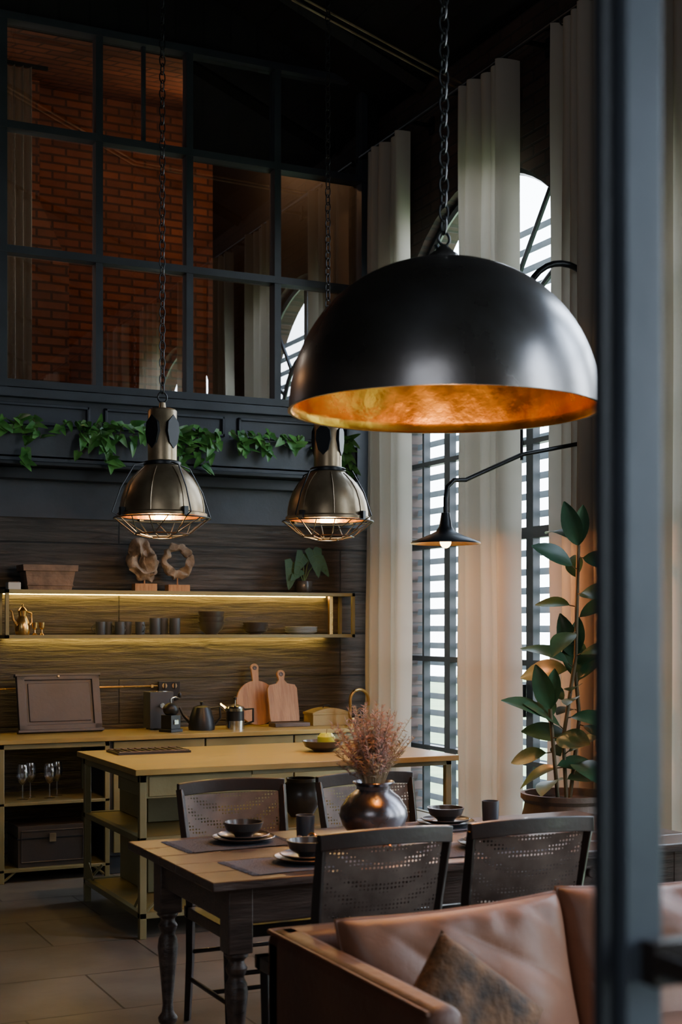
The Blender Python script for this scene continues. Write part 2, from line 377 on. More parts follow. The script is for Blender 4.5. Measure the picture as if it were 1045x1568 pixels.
b.lathe([(R-.006,-.004)]+[((R-.012)*math.cos(t)**.93,(H-.012)*math.sin(t)) for t in [i*PI/2/24 for i in range(25)]],n=96,m=1)
b.build('dome_shade',[domeblk,gold],parent=e,ang=60,recalc=False)
b=B(); b.cyl((0,0,H-.02),(0,0,H-.16),.028,n=20); b.build('lamp_holder',[black],parent=e)
b=B(); b.ell((0,0,H-.21),(.04,.04,.055)); b.build('bulb',[bulbw],parent=e)
b=B(); b.tube(arc((0,0,H+.075),.022,0,2*PI,14)[:-1],.005,6,0,True); chain(b,0,0,H+.12,roofz(PX)-PZ-.03,.05,.004); b.lathe([(.0,-.0),(.05,-.0),(.05,-.03),(.0,-.05)],(0,0,roofz(PX)-PZ+.0)); b.build('chain',[black],parent=e)
point('pendant_light',(0,0,H-.30),32,(1,.57,.18),.04,e)

# ---------------------------------------------------------------- industrial pendants
def industrial(x,y,z,i,rz):
    e=empty('industrial_pendant_lamp'+('' if i==0 else '.%03d'%i),(x,y,z),rz)
    b=B(); R=.228
    o=[(R+.012,-.012),(R+.012,.004),(R,.012),(R-.001,.04),(R-.010,.09),(R-.030,.145),(R-.062,.195),(R-.098,.232),(.108,.25),(.095,.262),(.088,.285),(.078,.29),(.078,.555),(.07,.565),(.02,.57),(.016,.60),(0,.605)]
    b.lathe(o,n=56)
    b.lathe([(R+.012,-.012),(R-.01,-.01),(R-.012,.05),(R-.03,.11),(R-.06,.165),(.06,.235),(0,.24)],n=56,m=1)
    b.lathe([(.095,.262),(.101,.266),(.101,.28),(.095,.285)],n=40,m=2)
    for k in range(4):
        M=Matrix.Rotation(k*PI/2+.3,4,'Z')@Matrix.Translation((0,-.079,.44))
        b.prism([(0,.09),(.04,.05),(.045,0),(.03,-.06),(0,-.09),(-.03,-.06),(-.045,0),(-.04,.05)],-.004,.03,2,M)
    for k in range(8):
        a=2*PI*k/8; pts=[((r+.002)*math.cos(a),(r+.002)*math.sin(a),zz) for r,zz in o[2:9]]
        b.tube(pts,.003,5)
    b.build('shade',[nickel,gold,black],parent=e,ang=50,recalc=False)
    b=B(); ro=.30
    b.tube(arc((0,0,-.02),ro*.86,0,2*PI,48,'XY')[:-1],.004,6,0,True)
    b.tube(arc((0,0,-.105),.15,0,2*PI,8,'XY')[:-1],.004,6,0,True)
    b.tube(arc((0,0,-.125),.06,0,2*PI,16,'XY')[:-1],.003,6,0,True)
    for k in range(8):
        a=2*PI*k/8; ca,sa=math.cos(a),math.sin(a); a2=a+PI/8
        b.tube([(.258*ca,.258*sa,-.02),(.15*ca,.15*sa,-.105),(.06*ca,.06*sa,-.125)],.0035,5)
        b.tube([(.258*math.cos(a2),.258*math.sin(a2),-.02),(.15*ca,.15*sa,-.105)],.003,5)
        if k%2==0:
            b.tube([(.095*ca,.095*sa,.275),(.17*ca,.17*sa,.255),(.25*ca,.25*sa,.13),(ro*ca,ro*sa,0),(.258*ca,.258*sa,-.02)],.004,5)
            b.box(-.012,.012,-.012,.012,-.02,.03,0,Matrix.Translation((.242*ca,.242*sa,0))@Matrix.Rotation(a,4,'Z'))
    b.build('wire_cage',[black],parent=e)
    b=B(); b.ell((0,0,.10),(.045,.045,.06)); b.build('bulb',[bulbw],parent=e)
    b=B(); b.tube(arc((0,0,.63),.028,0,2*PI,14)[:-1],.005,6,0,True); chain(b,0,0,.68,roofz(x)-z-.02,.05,.0035); b.build('chain',[black],parent=e)
    point('pendant_light',(0,0,.0),24,(1,.66,.28),.03,e)
industrial(2.30,7.05,2.15,0,.2); industrial(3.28,7.05,2.165,1,.5)

# ---------------------------------------------------------------- wall lamps
e=empty('swing_arm_wall_lamp',(XR,6.13,0)); b=B(); L=1.03; zm=2.56; zs=1.98
b.cyl((0,0,zm),(-.03,0,zm),.075,n=28); b.cyl((-.03,0,zm),(-.12,0,zm),.03,n=16); b.ell((-.13,0,zm),(.045,.045,.045))
zg=zs+.33
b.tube([(-.1,0,zm),(-L*.55,0,zm-.10),(-L+.12,0,zg+.0)],.012,10)
b.tube([(-L+.12,0,zg),(-L+.05,0,zg-.005),(-L+.012,0,zg-.04),(-L,0,zg-.10),(-L,0,zs+.14)],.012,10)
b.tube([(-L*.55,0,zm-.13),(-L*.55,0,zm+.12),(-L*.55+.04,0,zm+.16),(-.1,0,zm+.18),(-.0,0,zm+.18)],.008,8)
b.lathe([(.0,.16),(.022,.155),(.028,.12),(.034,.085),(.05,.06),(.09,.04),(.178,.004),(.182,-.004)],(-L,0,zs),40)
b.lathe([(.182,-.004),(.17,.002),(.085,.034),(.03,.05),(0,.052)],(-L,0,zs),40,1)
b.build('arm_and_shade',[black,gold],parent=e,ang=60,recalc=False)
b=B(); b.ell((-L,0,zs+.008),(.03,.03,.035)); b.build('bulb',[bulbw],parent=e)
point('lamp_light',(-L,0,zs-.0),150,(1,.38,.14),.035,e)
e=empty('gooseneck_wall_lamp',(XR,6.1,0)); b=B()
b.cyl((0,0,3.10),(-.03,0,3.10),.05,n=24)
b.tube([(-.02,0,3.10),(-.08,0,3.12)]+arc((-.32,0,3.25),.24,-.3,PI,16)+[(-.56,0,3.22)],.017,10)
b.lathe([(.0,.04),(.025,.035),(.03,.0),(.09,-.03),(.11,-.05)],(-.56,0,3.20),32)
b.build('arm',[black],parent=e,ang=60,recalc=False)
b=B(); b.ell((-.56,0,3.15),(.025,.025,.03)); b.build('bulb',[bulbw],parent=e)

# ---------------------------------------------------------------- display shelf with led
b=B(); x0,x1=1.80,4.24; y0,y1=8.66,8.895; z0,z1=1.475,1.785; t=.022
b.box(x0,x1,y0,y1,z0,z0+t); b.box(x0,x1,y0,y1,z1-t,z1)
for x in(x0,x1-t): b.box(x,x+t,y0,y0+t,z0,z1); b.box(x,x+t,y1-t,y1,z0,z1)
b.box(4.09,4.115,y0+.1,y0+.13,z0+t,z1-t,2)
b.box(x0+.03,x1-.13,y1-.02,y1-.008,z1-t-.004,z1-t,1)
b.box(x0+.03,x1-.13,y1-.022,y1-.006,z0-.001,z0,1)
b.build('display_shelf',[olive,led,brass],flat=True)
SB=z0+t; ST=z1
def mug(x,y,z,r,h,i,mt=ceramicb,handle=True):
    b=B(); b.lathe([(0,0),(r*.85,0),(r,.01),(r,h),(r-.004,h),(r-.006,.01),(0,.008)],n=28)
    if handle: b.tube(arc((r,0,h*.5),h*.28,-PI/2,PI/2,8),.004,6)
    b.build('mug'+('' if i==0 else '.%03d'%i),[mt],(x,y,z),random.random()*6)
i=0
for x,y in((2.43,8.74),(2.495,8.80),(2.56,8.74),(2.625,8.80),(2.70,8.745)): mug(x,y,SB,.032,.085,i); i+=1
for x,y in((2.80,8.74),(2.872,8.80),(2.94,8.745)): mug(x,y,SB,.036,.11,i,handle=False); i+=1
def bowlprof(r,h): return [(0,0),(r*.45,0),(r*.5,.008),(r*.85,h*.45),(r,h),(r-.006,h),(r*.8,h*.5),(r*.4,.015),(0,.012)]
def stack(name,x,y,z,items,mats,rz=0):
    b=B(); zz=0
    for kind,r,h,m in items:
        if kind=='bowl': b.lathe(bowlprof(r,h),(0,0,zz),36,m); zz+=h*.42
        else: b.lathe([(0,0),(r*.6,0),(r*.93,h*.7),(r,h),(r-.003,h+.002),(r*.9,h*.75),(r*.6,.006),(0,.005)],(0,0,zz),40,m); zz+=.0085
    return b.build(name,mats,(x,y,z),rz)
stack('bowl_stack',3.207,8.77,SB,[('bowl',.09,.085,0)]*3,[ceramic])
stack('bowl_stack.001',3.53,8.77,SB,[('bowl',.09,.045,0)]*3,[ceramic])
stack('plate_stack',3.874,8.77,SB,[('plate',.115,.018,0)]*5,[platew])
b=B(); b.lathe([(0,0),(.04,0),(.045,.01),(.05,.05),(.04,.09),(.024,.12),(.028,.15),(.03,.155),(.015,.175),(.006,.18),(.008,.195),(.0,.2)],n=28)
b.tube([(.04,0,.06),(.075,0,.10),(.085,0,.15),(.10,0,.155)],[.01,.008,.006,.005],8); b.tube([(-.026,0,.15),(-.07,0,.14),(-.075,0,.08),(-.045,0,.05)],.005,8)
b.build('coffee_pot',[brass],(1.93,8.77,SB),3.6)
b=B()
for x,y in((0,0),(.05,.02)): b.lathe([(0,0),(.018,0),(.006,.012),(.005,.035),(.016,.045),(.02,.08),(.017,.08),(.012,.05),(0,.045)],(x,y,0),20)
b.build('brass_goblets',[brass],(2.0,8.735,SB))
b=B()
def taper_box(b,w0,d0,w1,d1,z0,z1,m):
    vs=[(-w0,-d0,z0),(w0,-d0,z0),(w0,d0,z0),(-w0,d0,z0),(-w1,-d1,z1),(w1,-d1,z1),(w1,d1,z1),(-w1,d1,z1)]
    b.add(vs,[(0,1,2,3),(4,5,6,7),(0,1,5,4),(1,2,6,5),(2,3,7,6),(3,0,4,7)],m)
taper_box(b,.14,.075,.16,.09,0,.12,0); taper_box(b,.175,.1,.178,.102,.12,.16,0)
b.box(-.15,.15,-.08,.08,.158,.162,1)
for z in(.03,.09): b.tube([(-.15,-.084,z),(.15,-.084,z)],.004,5)
b.build('terracotta_planter',[terra,soil],(2.09,8.775,ST),bevel=.006)
b=B(); b.box(-.04,.04,-.04,.04,0,.045,0); b.box(-.034,.034,-.034,.034,.045,.05,1); b.build('salt_cellar',[platew,terra],(1.86,8.72,ST),bevel=.006)
def rough(b,fn,nu,nv,seed,amp,sc,m=0):
    b.grid(lambda u,v:(lambda p:tuple(p+Vector(noise.noise_vector(p*sc+Vector((seed,0,0))))*amp))(Vector(fn(u,v))),nu,nv,m)
def ringfn(R,r,c,sx=1,sz=1): return lambda u,v:(c[0]+sx*(R+r*math.cos(2*PI*v))*math.cos(2*PI*u),c[1]+r*math.sin(2*PI*v),c[2]+sz*(R+r*math.cos(2*PI*v))*math.sin(2*PI*u))
b=B(); b.box(-.075,.075,-.04,.04,0,.05,1); b.cyl((0,0,.05),(0,0,.12),.005,m=1)
rough(b,ringfn(.062,.038,(-.015,0,.21),.95,1.3),56,24,3,.05,16); rough(b,ringfn(.04,.028,(.03,.01,.17),.8,1.5),40,16,5,.04,20)
b.build('driftwood_sculpture',[cork,wood_br],(2.74,8.78,ST))
b=B(); b.box(-.075,.075,-.04,.04,0,.045,1); b.cyl((0,0,.045),(0,0,.10),.005,m=1)
rough(b,ringfn(.085,.024,(0,0,.205),1,1.1),60,16,8,.025,24)
b.build('bark_wreath_ornament',[cork,wood_br],(2.97,8.78,ST))

# ---------------------------------------------------------------- leaves
def leaf(b,base,d,up,L,W,m=0,kind='ell',droop=.3,fold=.25,nv=8):
    d=Vector(d).normalized(); up=Vector(up); side=d.cross(up)
    if side.length<1e-3: side=d.orthogonal()
    side.normalize(); up=side.cross(d).normalized(); base=Vector(base); vs=[]
    for i in range(nv+1):
        t=i/nv
        if kind=='ell': w=math.sin(PI*min(1,t*.98+.01))**.75
        else: w=(1-t)**.7*min(1,(t*9+.35))
        c=base+d*(L*t)-up*(droop*L*t*t)
        for sgn,q in((-1,1),(-.5,.5),(0,0),(.5,.5),(1,1)):
            back=-.12*L*abs(sgn)*(1-t) if kind!='ell' else 0
            vs.append(c+side*(sgn*w*W/2)+up*(fold*abs(sgn)*w*W/2)+d*back)
    fs=[(i*5+j,i*5+j+1,(i+1)*5+j+1,(i+1)*5+j) for i in range(nv) for j in range(4)]
    b.add(vs,fs,m)
b=B(); rnd=random.Random(11)
def rv(s=1): return Vector((rnd.uniform(-s,s),rnd.uniform(-s,s),rnd.uniform(-s,s)))
runs=[]
x=1.2
while x<4.25:
    runs.append((x,rnd.choice([.03,.05,.06,.1]))); x+=rnd.uniform(.07,.18)
for hx in(1.9,2.28,2.33,2.40,2.44,2.47,2.66,2.98,3.02,3.08,3.12,3.4,3.5,3.62,4.08,4.12,4.17,4.2): runs.append((hx,rnd.uniform(.10,.28)))
for (x,drop) in runs:
    pts=[Vector((x,YB-.15,2.835)),Vector((x+rnd.uniform(-.03,.03),YB-.19,2.87)),Vector((x+rnd.uniform(-.05,.05),YB-.235,2.83))]
    n=max(1,int(drop/.04))
    for k in range(n): pts.append(pts[-1]+Vector((rnd.uniform(-.03,.03),rnd.uniform(-.008,.004),-.04)))
    b.tube(pts,.0025,4,1)
    for p in pts[1:]:
        for _ in range(2 if rnd.random()<.6 else 1):
            dd=Vector((rnd.uniform(-1,1),-rnd.uniform(.2,.7),rnd.uniform(-1,.35)))
            leaf(b,p,dd,Vector((0,-1,.6))+rv(.5),rnd.uniform(.065,.105),rnd.uniform(.055,.08),0,'heart',.2,.2,6)
b.build('trailing_ivy',[ivym,stem,soil],ang=80,recalc=False)
b=B(); b.lathe([(0,0),(.045,0),(.055,.02),(.06,.08),(.055,.085),(.05,.075),(0,.07)],n=28,m=2)
for (dx,dz,L,dd) in((-.10,.19,.20,(-.25,-.25,-1)),(-.02,.25,.17,(-.5,-.3,-.8)),(.05,.28,.20,(.15,-.3,-1)),(.09,.22,.15,(.5,-.2,-.8)),(-.05,.14,.13,(-.6,-.4,-.5))):
    top=Vector((dx,-.04,dz+.02)); b.tube([(0,0,.07),(dx*.4,-.01,dz*.7),top],.004,6,1)
    leaf(b,top,dd,(0,-1,.3),L,L*.72,0,'heart',.1,.12,10)
    d=Vector(dd).normalized(); side=d.cross(Vector((0,-1,.3))).normalized()
    b.tube([top+Vector((0,-.004,0)),top+d*L*.95+Vector((0,-.004+.02,0))],.0012,4,1)
    for k in range(1,4):
        for s in(-1,1):
            q=top+d*L*.2*k+Vector((0,-.003,0)); b.tube([q,q+side*s*L*.24*(1-.2*k)+d*L*.08+Vector((0,-.008,0))],.0009,4,1)
b.build('potted_alocasia',[pmat('alocasia_leaf',(.035,.085,.035),.6,0,bump=.1,spec=.3),pmat('pale_vein',(.12,.2,.08),.6),ceramic],(3.90,8.78,ST),recalc=False,ang=80)

# ---------------------------------------------------------------- back counter
CT=.868
b=B()
b.box(1.64,4.25,8.29,8.89,CT-.028,CT,1)
t=.03
for x in(1.69,2.34):
    for y in(8.31,8.86): b.box(x,x+t,y-.0,y+t-.005,0,CT-.028)
for z in(.486,.085): b.box(1.69,2.37,8.31,8.885,z-.02,z,0)
b.box(1.69,2.37,8.31,8.34,CT-.06,CT-.028)
for x,s in((1.72,1),(2.34,-1)): b.tube([(x,8.325,.015),(x+s*.07,8.325,.07)],.009,4)
b.box(2.37,4.25,8.33,8.88,.12,CT-.028,2)
xs=[2.39,3.0,3.62,4.23]
for k in range(3):
    b.box(xs[k]+.006,xs[k+1]-.006,8.31,8.33,CT-.15,CT-.035,0); b.box(xs[k]+.006,xs[k+1]-.006,8.312,8.33,.14,CT-.16,0)
    xc=(xs[k]+xs[k+1])/2; b.box(xc-.05,xc+.05,8.295,8.31,CT-.10,CT-.09,3)
b.box(2.37,4.25,8.38,8.86,.0,.12,2)
b.build('kitchen_counter',[olive,oliveTop,bluegl,black],bevel=.003)
b=B(); b.cyl((1.65,8.87,1.15),(2.86,8.87,1.15),.006,n=8,m=0)
for x in(1.7,2.25,2.82): b.box(x-.008,x+.008,8.86,8.9,1.14,1.16,0)
b.build('brass_utensil_rail',[brass])
b=B(); b.box(2.87,3.02,8.87,8.9,1.06,1.18,0)
for x in(2.91,2.98): b.cyl((x,8.868,1.15),(x,8.872,1.15),.018,m=1); b.box(x-.004,x+.004,8.855,8.87,1.13,1.17,0)
b.build('switch_panel',[black,nickel],bevel=.004)
b=B(); w,h=.27,.38
b.box(-w,w,-.012,.012,0,h)
for (a,c,d,f) in((-w,w,0,.05),(-w,w,h-.04,h),(-w,-w+.05,0,h),(w-.05,w,0,h)): b.box(a,c,-.026,-.010,d,f)
b.box(-w+.07,w-.07,-.02,-.01,.07,h-.06)
b.box(-w-.01,w+.01,-.03,.015,-.0,.018); b.box(-w-.01,w+.01,-.03,.015,h-.016,h)
b.cyl((0,-.026,h-.02),(0,-.036,h-.02),.008,m=1)
o=b.build('framed_tray',[pmat('grey_brown_paint',(.06,.058,.066),.45,0,bump=.1),nickel],(2.16,8.70,CT+.005),.03,bevel=.003); o.rotation_euler[0]=math.radians(-14)
b=B(); b.box(-.055,.055,-.055,.055,0,.02,0); b.box(-.045,.045,-.045,.045,.02,.11,0); b.ell((0,0,.145),(.052,.052,.045),m=0)
b.cyl((0,0,.18),(0,0,.215),.006,m=1); b.tube([(0,0,.215),(.04,0,.225),(.085,0,.215)],.005,6,1); b.ell((.085,0,.235),(.012,.012,.02),12,0)
b.box(-.02,.02,-.052,-.045,.05,.08,1)
b.build('coffee_grinder',[black,chrome],(2.83,8.50,CT),.5,bevel=.004)
b=B(); b.box(-.08,.08,-.075,.075,.01,.25,0); b.box(-.055,.055,-.03,-.015,.25,.252,1); b.box(-.055,.055,.015,.03,.25,.252,1); b.cyl((0,-.075,.16),(0,-.09,.16),.018,m=1)
for x in(-.06,.06): b.cyl((x,-.05,0),(x,-.05,.01),.01); b.cyl((x,.05,0),(x,.05,.01),.01)
b.build('coffee_maker',[ceramicb,chrome],(2.83,8.76,CT),bevel=.012)
b=B(); b.lathe([(0,0),(.085,0),(.088,.02),(.08,.08),(.06,.14),(.055,.15),(.03,.16),(.008,.165),(.012,.185),(0,.19)],n=32)
b.tube([(-.07,0,.05),(-.12,0,.10),(-.145,0,.15)],[.018,.011,.008],8); b.tube([(.055,0,.14),(.12,0,.15),(.125,0,.08),(.082,0,.03)],.008,8)
b.build('kettle',[black],(3.07,8.58,CT),-.3)
b=B(); b.lathe([(0,0),(.062,0),(.062,.05)],n=32,m=0); b.lathe([(.060,.05),(.060,.14)],n=32,m=1); b.lathe([(.064,.048),(.064,.056),(.06,.056)],n=32,m=0)
b.lathe([(.064,.12),(.066,.14),(.06,.15),(.02,.165),(0,.168)],n=32,m=0); b.cyl((0,0,.165),(0,0,.20),.003,m=0); b.ell((0,0,.205),(.012,.012,.012),12,1)
b.tube([(.062,0,.13),(.12,0,.135),(.12,0,.05),(.062,0,.03)],.008,8,1); b.tube([(-.06,0,.13),(-.10,0,.165),(-.11,0,.16)],[.014,.01,.006],8,0)
b.build('coffee_press',[chrome,black],(3.30,8.56,CT),-.4)
def cb(name,loc,outline,th,tilt,rz=0,hole=None):
    b=B(); b.prism(outline,-th/2,th/2)
    if hole: b.tube([(hole[0]+hole[2]*math.cos(a),-th/2-.001,hole[1]+hole[2]*math.sin(a)) for a in [2*PI*i/16 for i in range(16)]],.0045,5,1,True); b.cyl((hole[0],-th/2-.0015,hole[1]),(hole[0],-th/2+.002,hole[1]),hole[2]*.85,m=1)
    o=b.build(name,[wood_br,wood_dk],loc,rz,bevel=.003); o.rotation_euler[0]=math.radians(tilt)
def ro(cx,cz,R,nw,hh):
    pts=[]
    a0=math.asin(nw/R)
    for i in range(33):
        a=PI/2+a0+(2*PI-2*a0)*i/32; pts.append((cx+R*math.cos(a),cz+R*math.sin(a)))
    for i in range(13):
        a=-PI*.15+(PI*1.3)*i/12; pts.append((cx+nw*1.35*math.cos(a),cz+R+hh+nw*1.35*math.sin(a)))
    return pts
cb('round_chopping_board',(3.545,8.74,CT+.006),ro(0,.155,.155,.022,.09),.018,-13,.0,(0,.40,.012))
rect=[(-.105,0),(.105,0),(.11,.02),(.11,.23),(.095,.255),(.04,.265),(.02,.29)]+[(.03*math.cos(a),.33+.03*math.sin(a)) for a in [-PI*.2+PI*1.4*i/10 for i in range(11)]]+[(-.02,.29),(-.04,.265),(-.095,.255),(-.11,.23),(-.11,.02)]
cb('chopping_board',(3.70,8.655,CT+.031),rect,.02,-13,.0,(0,.33,.012))
b=B(); b.box(-.13,.13,-.06,.06,0,.028); b.build('wooden_stand',[wood_dk],(3.72,8.62,CT),bevel=.004)
b=B(); b.box(-.14,.14,-.08,.08,0,.085,0); b.box(-.145,.145,-.085,.085,.075,.09,0)
b.prism([(-.14+.28*i/10,.09+.03*math.sin(PI*i/10)) for i in range(11)],-.08,.08,0); b.tube([(-.03,0,.115),(-.02,0,.135),(.02,0,.135),(.03,0,.115)],.004,6,1)
b.build('bread_tin',[oliveTop,black],(4.02,8.66,CT),bevel=.004)
b=B(); b.cyl((0,0,0),(0,0,.02),.028,m=0); b.tube([(0,0,.02),(0,0,.18)]+[tuple(Vector(p)) for p in arc((.07,0,.18),.07,PI,0,14)]+[(.14,0,.14)],.011,10)
b.box(-.008,.008,-.05,-.008,.05,.06); b.build('brass_faucet',[brass],(4.10,8.45,CT))
b=B()
for x,y in((1.86,8.45),(1.93,8.55),(2.03,8.46),(2.10,8.56)): b.lathe([(0,0),(.034,0),(.034,.003),(.005,.008),(.004,.09),(.02,.105),(.036,.14),(.037,.17),(.03,.215),(.028,.215),(.034,.17),(.033,.14),(0,.10)],(x,y,0),24)
b.build('wine_glasses',[drink],(0,0,.486))
b=B(); b.box(-.21,.21,-.15,.15,0,.25,0); b.tube([(-.19,-.152,.03),(.19,-.152,.03),(.19,-.152,.22),(-.19,-.152,.22)],.005,5,0,True); b.box(-.215,.215,-.155,.155,.17,.178,1); b.box(-.02,.02,-.165,-.15,.15,.2,2)
b.build('metal_trunk',[ceramic,black,nickel],(2.02,8.50,.085),bevel=.02,seg=3)

# ---------------------------------------------------------------- island
IT=.845; ix0,ix1,iy0,iy1=2.02,3.80,6.55,7.62
b=B(); b.box(ix0-.03,ix1+.03,iy0-.03,iy1+.03,IT-.03,IT,1); t=.036
for x in(ix0,ix1-t):
    for y in(iy0,iy1-t):
        b.box(x,x+t,y,y+t,0,IT-.03)
        s=1 if x==ix0 else -1; xx=x+(t if s>0 else 0)
        b.tube([(xx,y+t/2,.13),(xx+s*.07,y+t/2,.20)],.01,4)
        sy=1 if y==iy0 else -1; yy=y+(t if sy>0 else 0)
        b.tube([(x+t/2,yy,.22),(x+t/2,yy+sy*.1,.14)],.01,4)
b.box(2.80-t,2.80,iy0,iy0+t,.10,IT-.15)
for z in(.505,.13):
    b.box(ix0,ix1,iy0,iy0+t,z-.03,z); b.box(ix0,ix1,iy1-t,iy1,z-.03,z); b.box(ix0,ix0+t,iy0,iy1,z-.03,z); b.box(ix1-t,ix1,iy0,iy1,z-.03,z)
    b.box(ix0+t,ix1-t,iy0+t,iy1-t,z-.02,z-.004,1)
b.box(ix0+t,2.62,iy0+.006,iy0+.5,IT-.15,IT-.035,0); b.box(ix0+t+.012,2.61,iy0,iy0+.008,IT-.14,IT-.04,0)
b.box(2.62,ix1,iy0,iy0+t,IT-.055,IT-.03,0); b.box(ix0,ix0+t,iy0,iy1,IT-.07,IT-.03)
b.box(2.22,2.62,7.05,iy1-t,.505,IT-.15,0); b.box(2.22,2.5,7.05,iy1-t-.01,.13,.475,0)
b.build('kitchen_island',[olive,oliveTop],bevel=.003)
b=B(); b.lathe(bowlprof(.12,.06),n=40); b.build('fruit_bowl',[ceramic],(3.25,7.05,IT))
b=B(); b.lathe([(0,.004),(.015,.0),(.042,.012),(.052,.042),(.050,.068),(.032,.088),(.012,.084),(0,.078)],n=24); b.cyl((0,0,.078),(.004,0,.11),.0018,m=1,n=6); b.build('green_apple',[applem,stem],(3.27,7.05,IT+.014))
b=B(); b.box(-.21,.21,-.12,.12,0,.012,0); b.tube([(-.2,-.11,.013),(.2,-.11,.013),(.2,.11,.013),(-.2,.11,.013)],.005,5,1,True)
for k in range(9): b.cyl((-.17+.04*k,-.10,.015),(-.17+.04*k,.10,.015),.004,n=6,m=1)
b.build('serving_tray',[wood_blk,wood_dk],(2.34,7.42,IT))
b=B(); b.lathe([(0,0),(.06,0),(.075,.02),(.11,.08),(.115,.12),(.10,.17),(.08,.19),(.085,.21),(.078,.21),(.07,.19),(.09,.16),(.1,.12),(0,.02)],n=40)
for s in(-1,1): b.tube([(s*.10,0,.16),(s*.135,0,.15),(s*.135,0,.11),(s*.112,0,.09)],.009,8)
b.build('ceramic_pot',[ceramic],(3.07,6.95,.502))

# ---------------------------------------------------------------- dining table
TT=.75; tx0,tx1,ty0,ty1=1.48,3.50,4.03,4.95
b=B()
for k in range(5):
    yy0=ty0+(ty1-ty0)*k/5; b.box(tx0+.0,tx1,yy0+.0008,yy0+(ty1-ty0)/5-.0008,TT-.03,TT)
b.box(tx0+.09,tx1-.09,ty0+.07,ty0+.10,TT-.155,TT-.03); b.box(tx0+.09,tx1-.09,ty1-.10,ty1-.07,TT-.155,TT-.03)
b.box(tx0+.09,tx0+.12,ty0+.07,ty1-.07,TT-.155,TT-.03); b.box(tx1-.12,tx1-.09,ty0+.07,ty1-.07,TT-.155,TT-.03)
b.cyl((2.0,ty0+.07,TT-.09),(2.0,ty0+.045,TT-.09),.014,.018); b.cyl((2.95,ty0+.07,TT-.09),(2.95,ty0+.045,TT-.09),.014,.018)
lp=[(0,0),(.022,0),(.03,.015),(.03,.04),(.02,.06),(.018,.075),(.034,.095),(.036,.11),(.022,.13),(.019,.16),(.026,.25),(.034,.33),(.038,.37),(.034,.40),(.024,.42),(.032,.435),(.036,.45),(.026,.465),(.026,.475),(.04,.49),(.04,.50),(0,.50)]
for x in(tx0+.12,tx1-.12):
    for y in(ty0+.11,ty1-.11):
        b.lathe(lp,(x,y,0),28); b.box(x-.042,x+.042,y-.042,y+.042,.50,TT-.03)
b.build('dining_table',[wood_dk],bevel=.004)

# ---------------------------------------------------------------- chairs
def chair(x,y,rz,i):
    b=B(); w=.215; d=.21; SH=.46; TH=.915
    for s in(-1,1):
        b.tube([(s*w*.93,-d-.05,0),(s*w*.95,-d-.005,.25),(s*w*.95,-d,.47),(s*w*.98,-d-.035,.70),(s*w*1.02,-d-.085,TH-.01)],[.016,.019,.021,.02,.018],4)
        b.tube([(s*w*.9,d-.02,0),(s*w*.93,d-.02,SH-.03)],[.015,.021],4)
        b.tube([(s*w*.93,-d-.02,.17),(s*w*.9,d-.02,.17)],.010,6)
    b.tube([(-w*.9,0,.17),(w*.9,0,.17)],.010,6); b.tube([(-w*.9,d-.02,.28),(w*.9,d-.02,.28)],.010,6); b.tube([(-w*.9,-d,.28),(w*.9,-d,.28)],.010,6)
    b.box(-w-.01,w+.01,d-.035,d+.015,SH-.045,SH); b.box(-w-.01,w+.01,-d-.02,-d+.03,SH-.045,SH)
    for s in(-1,1): b.box(min(s*w-s*.03,s*w+s*.01),max(s*w-s*.03,s*w+s*.01),-d,d,SH-.045,SH)
    b.box(-w+.02,w-.02,-d+.02,d-.02,SH-.012,SH-.004,1)
    n=12
    for (zc,yy,hh,th) in((TH-.012,-d-.086,.05,.028),(.60,-d-.02,.035,.022)):
        vs=[];fs=[]
        for k in range(n+1):
            q=k/n*2-1; xx=q*w*(1.06 if zc>.8 else .96); cv=-.02*(1-q*q); top=(.010*(1-q*q) if zc>.8 else 0)
            for(a,c) in((-th/2,-hh/2),(th/2,-hh/2),(th/2,hh/2),(-th/2,hh/2)): vs.append((xx,yy+cv+a,zc+c+top))
        for k in range(n):
            for j in range(4): fs.append((k*4+j,k*4+(j+1)%4,(k+1)*4+(j+1)%4,(k+1)*4+j))
        fs+= [(0,1,2,3),(n*4,n*4+1,n*4+2,n*4+3)]
        b.add(vs,fs)
    def fn(u,v):
        q=u*2-1; z=.61+v*(TH-.035-.61); k=(z-.60)/(TH-.60)
        return (q*w*.95,-d-.02-.066*k-.018*(1-q*q),z)
    b.grid(fn,10,8,1)
    b.build('dining_chair'+('' if i==0 else '.%03d'%i),[wood_blk,cane],(x,y,0),rz,bevel=.003)
chair(1.93,4.02,0,0); chair(2.47,4.02,-.04,1)
chair(1.98,4.88,PI,2); chair(2.59,4.88,PI+.03,3)

# ---------------------------------------------------------------- table items
def place(name,x,y,fs=1,rz=0):
    b=B()
    def mat(u,v):
        return ((u-.5)*.40+.004*math.sin(v*40),(v-.5)*.28,.0035+.002*noise.noise(Vector((u*5,v*5,x))))
    b.grid(mat,24,16)
    for k in range(30):
        for s in(-1,1):
            yy=-.138+.276*k/29; b.tube([(s*.198,yy,.003),(s*.222,yy+rnd.uniform(-.006,.006),.002)],.0016,4)
    b.build(name,[fabric],(x,y,TT),rz,recalc=False)
def setting(i,x,y):
    sfx='' if i==0 else '.%03d'%i
    place('placemat'+sfx,x-.05,y,1,rnd.uniform(-.08,.08))
    stack('place_setting'+sfx,x,y,TT+.006,[('plate',.118,.018,0),('plate',.098,.018,0),('bowl',.075,.055,0)],[ceramic])
setting(0,1.86,4.74); setting(1,1.90,4.24); setting(2,2.74,4.77); setting(3,2.62,4.24)
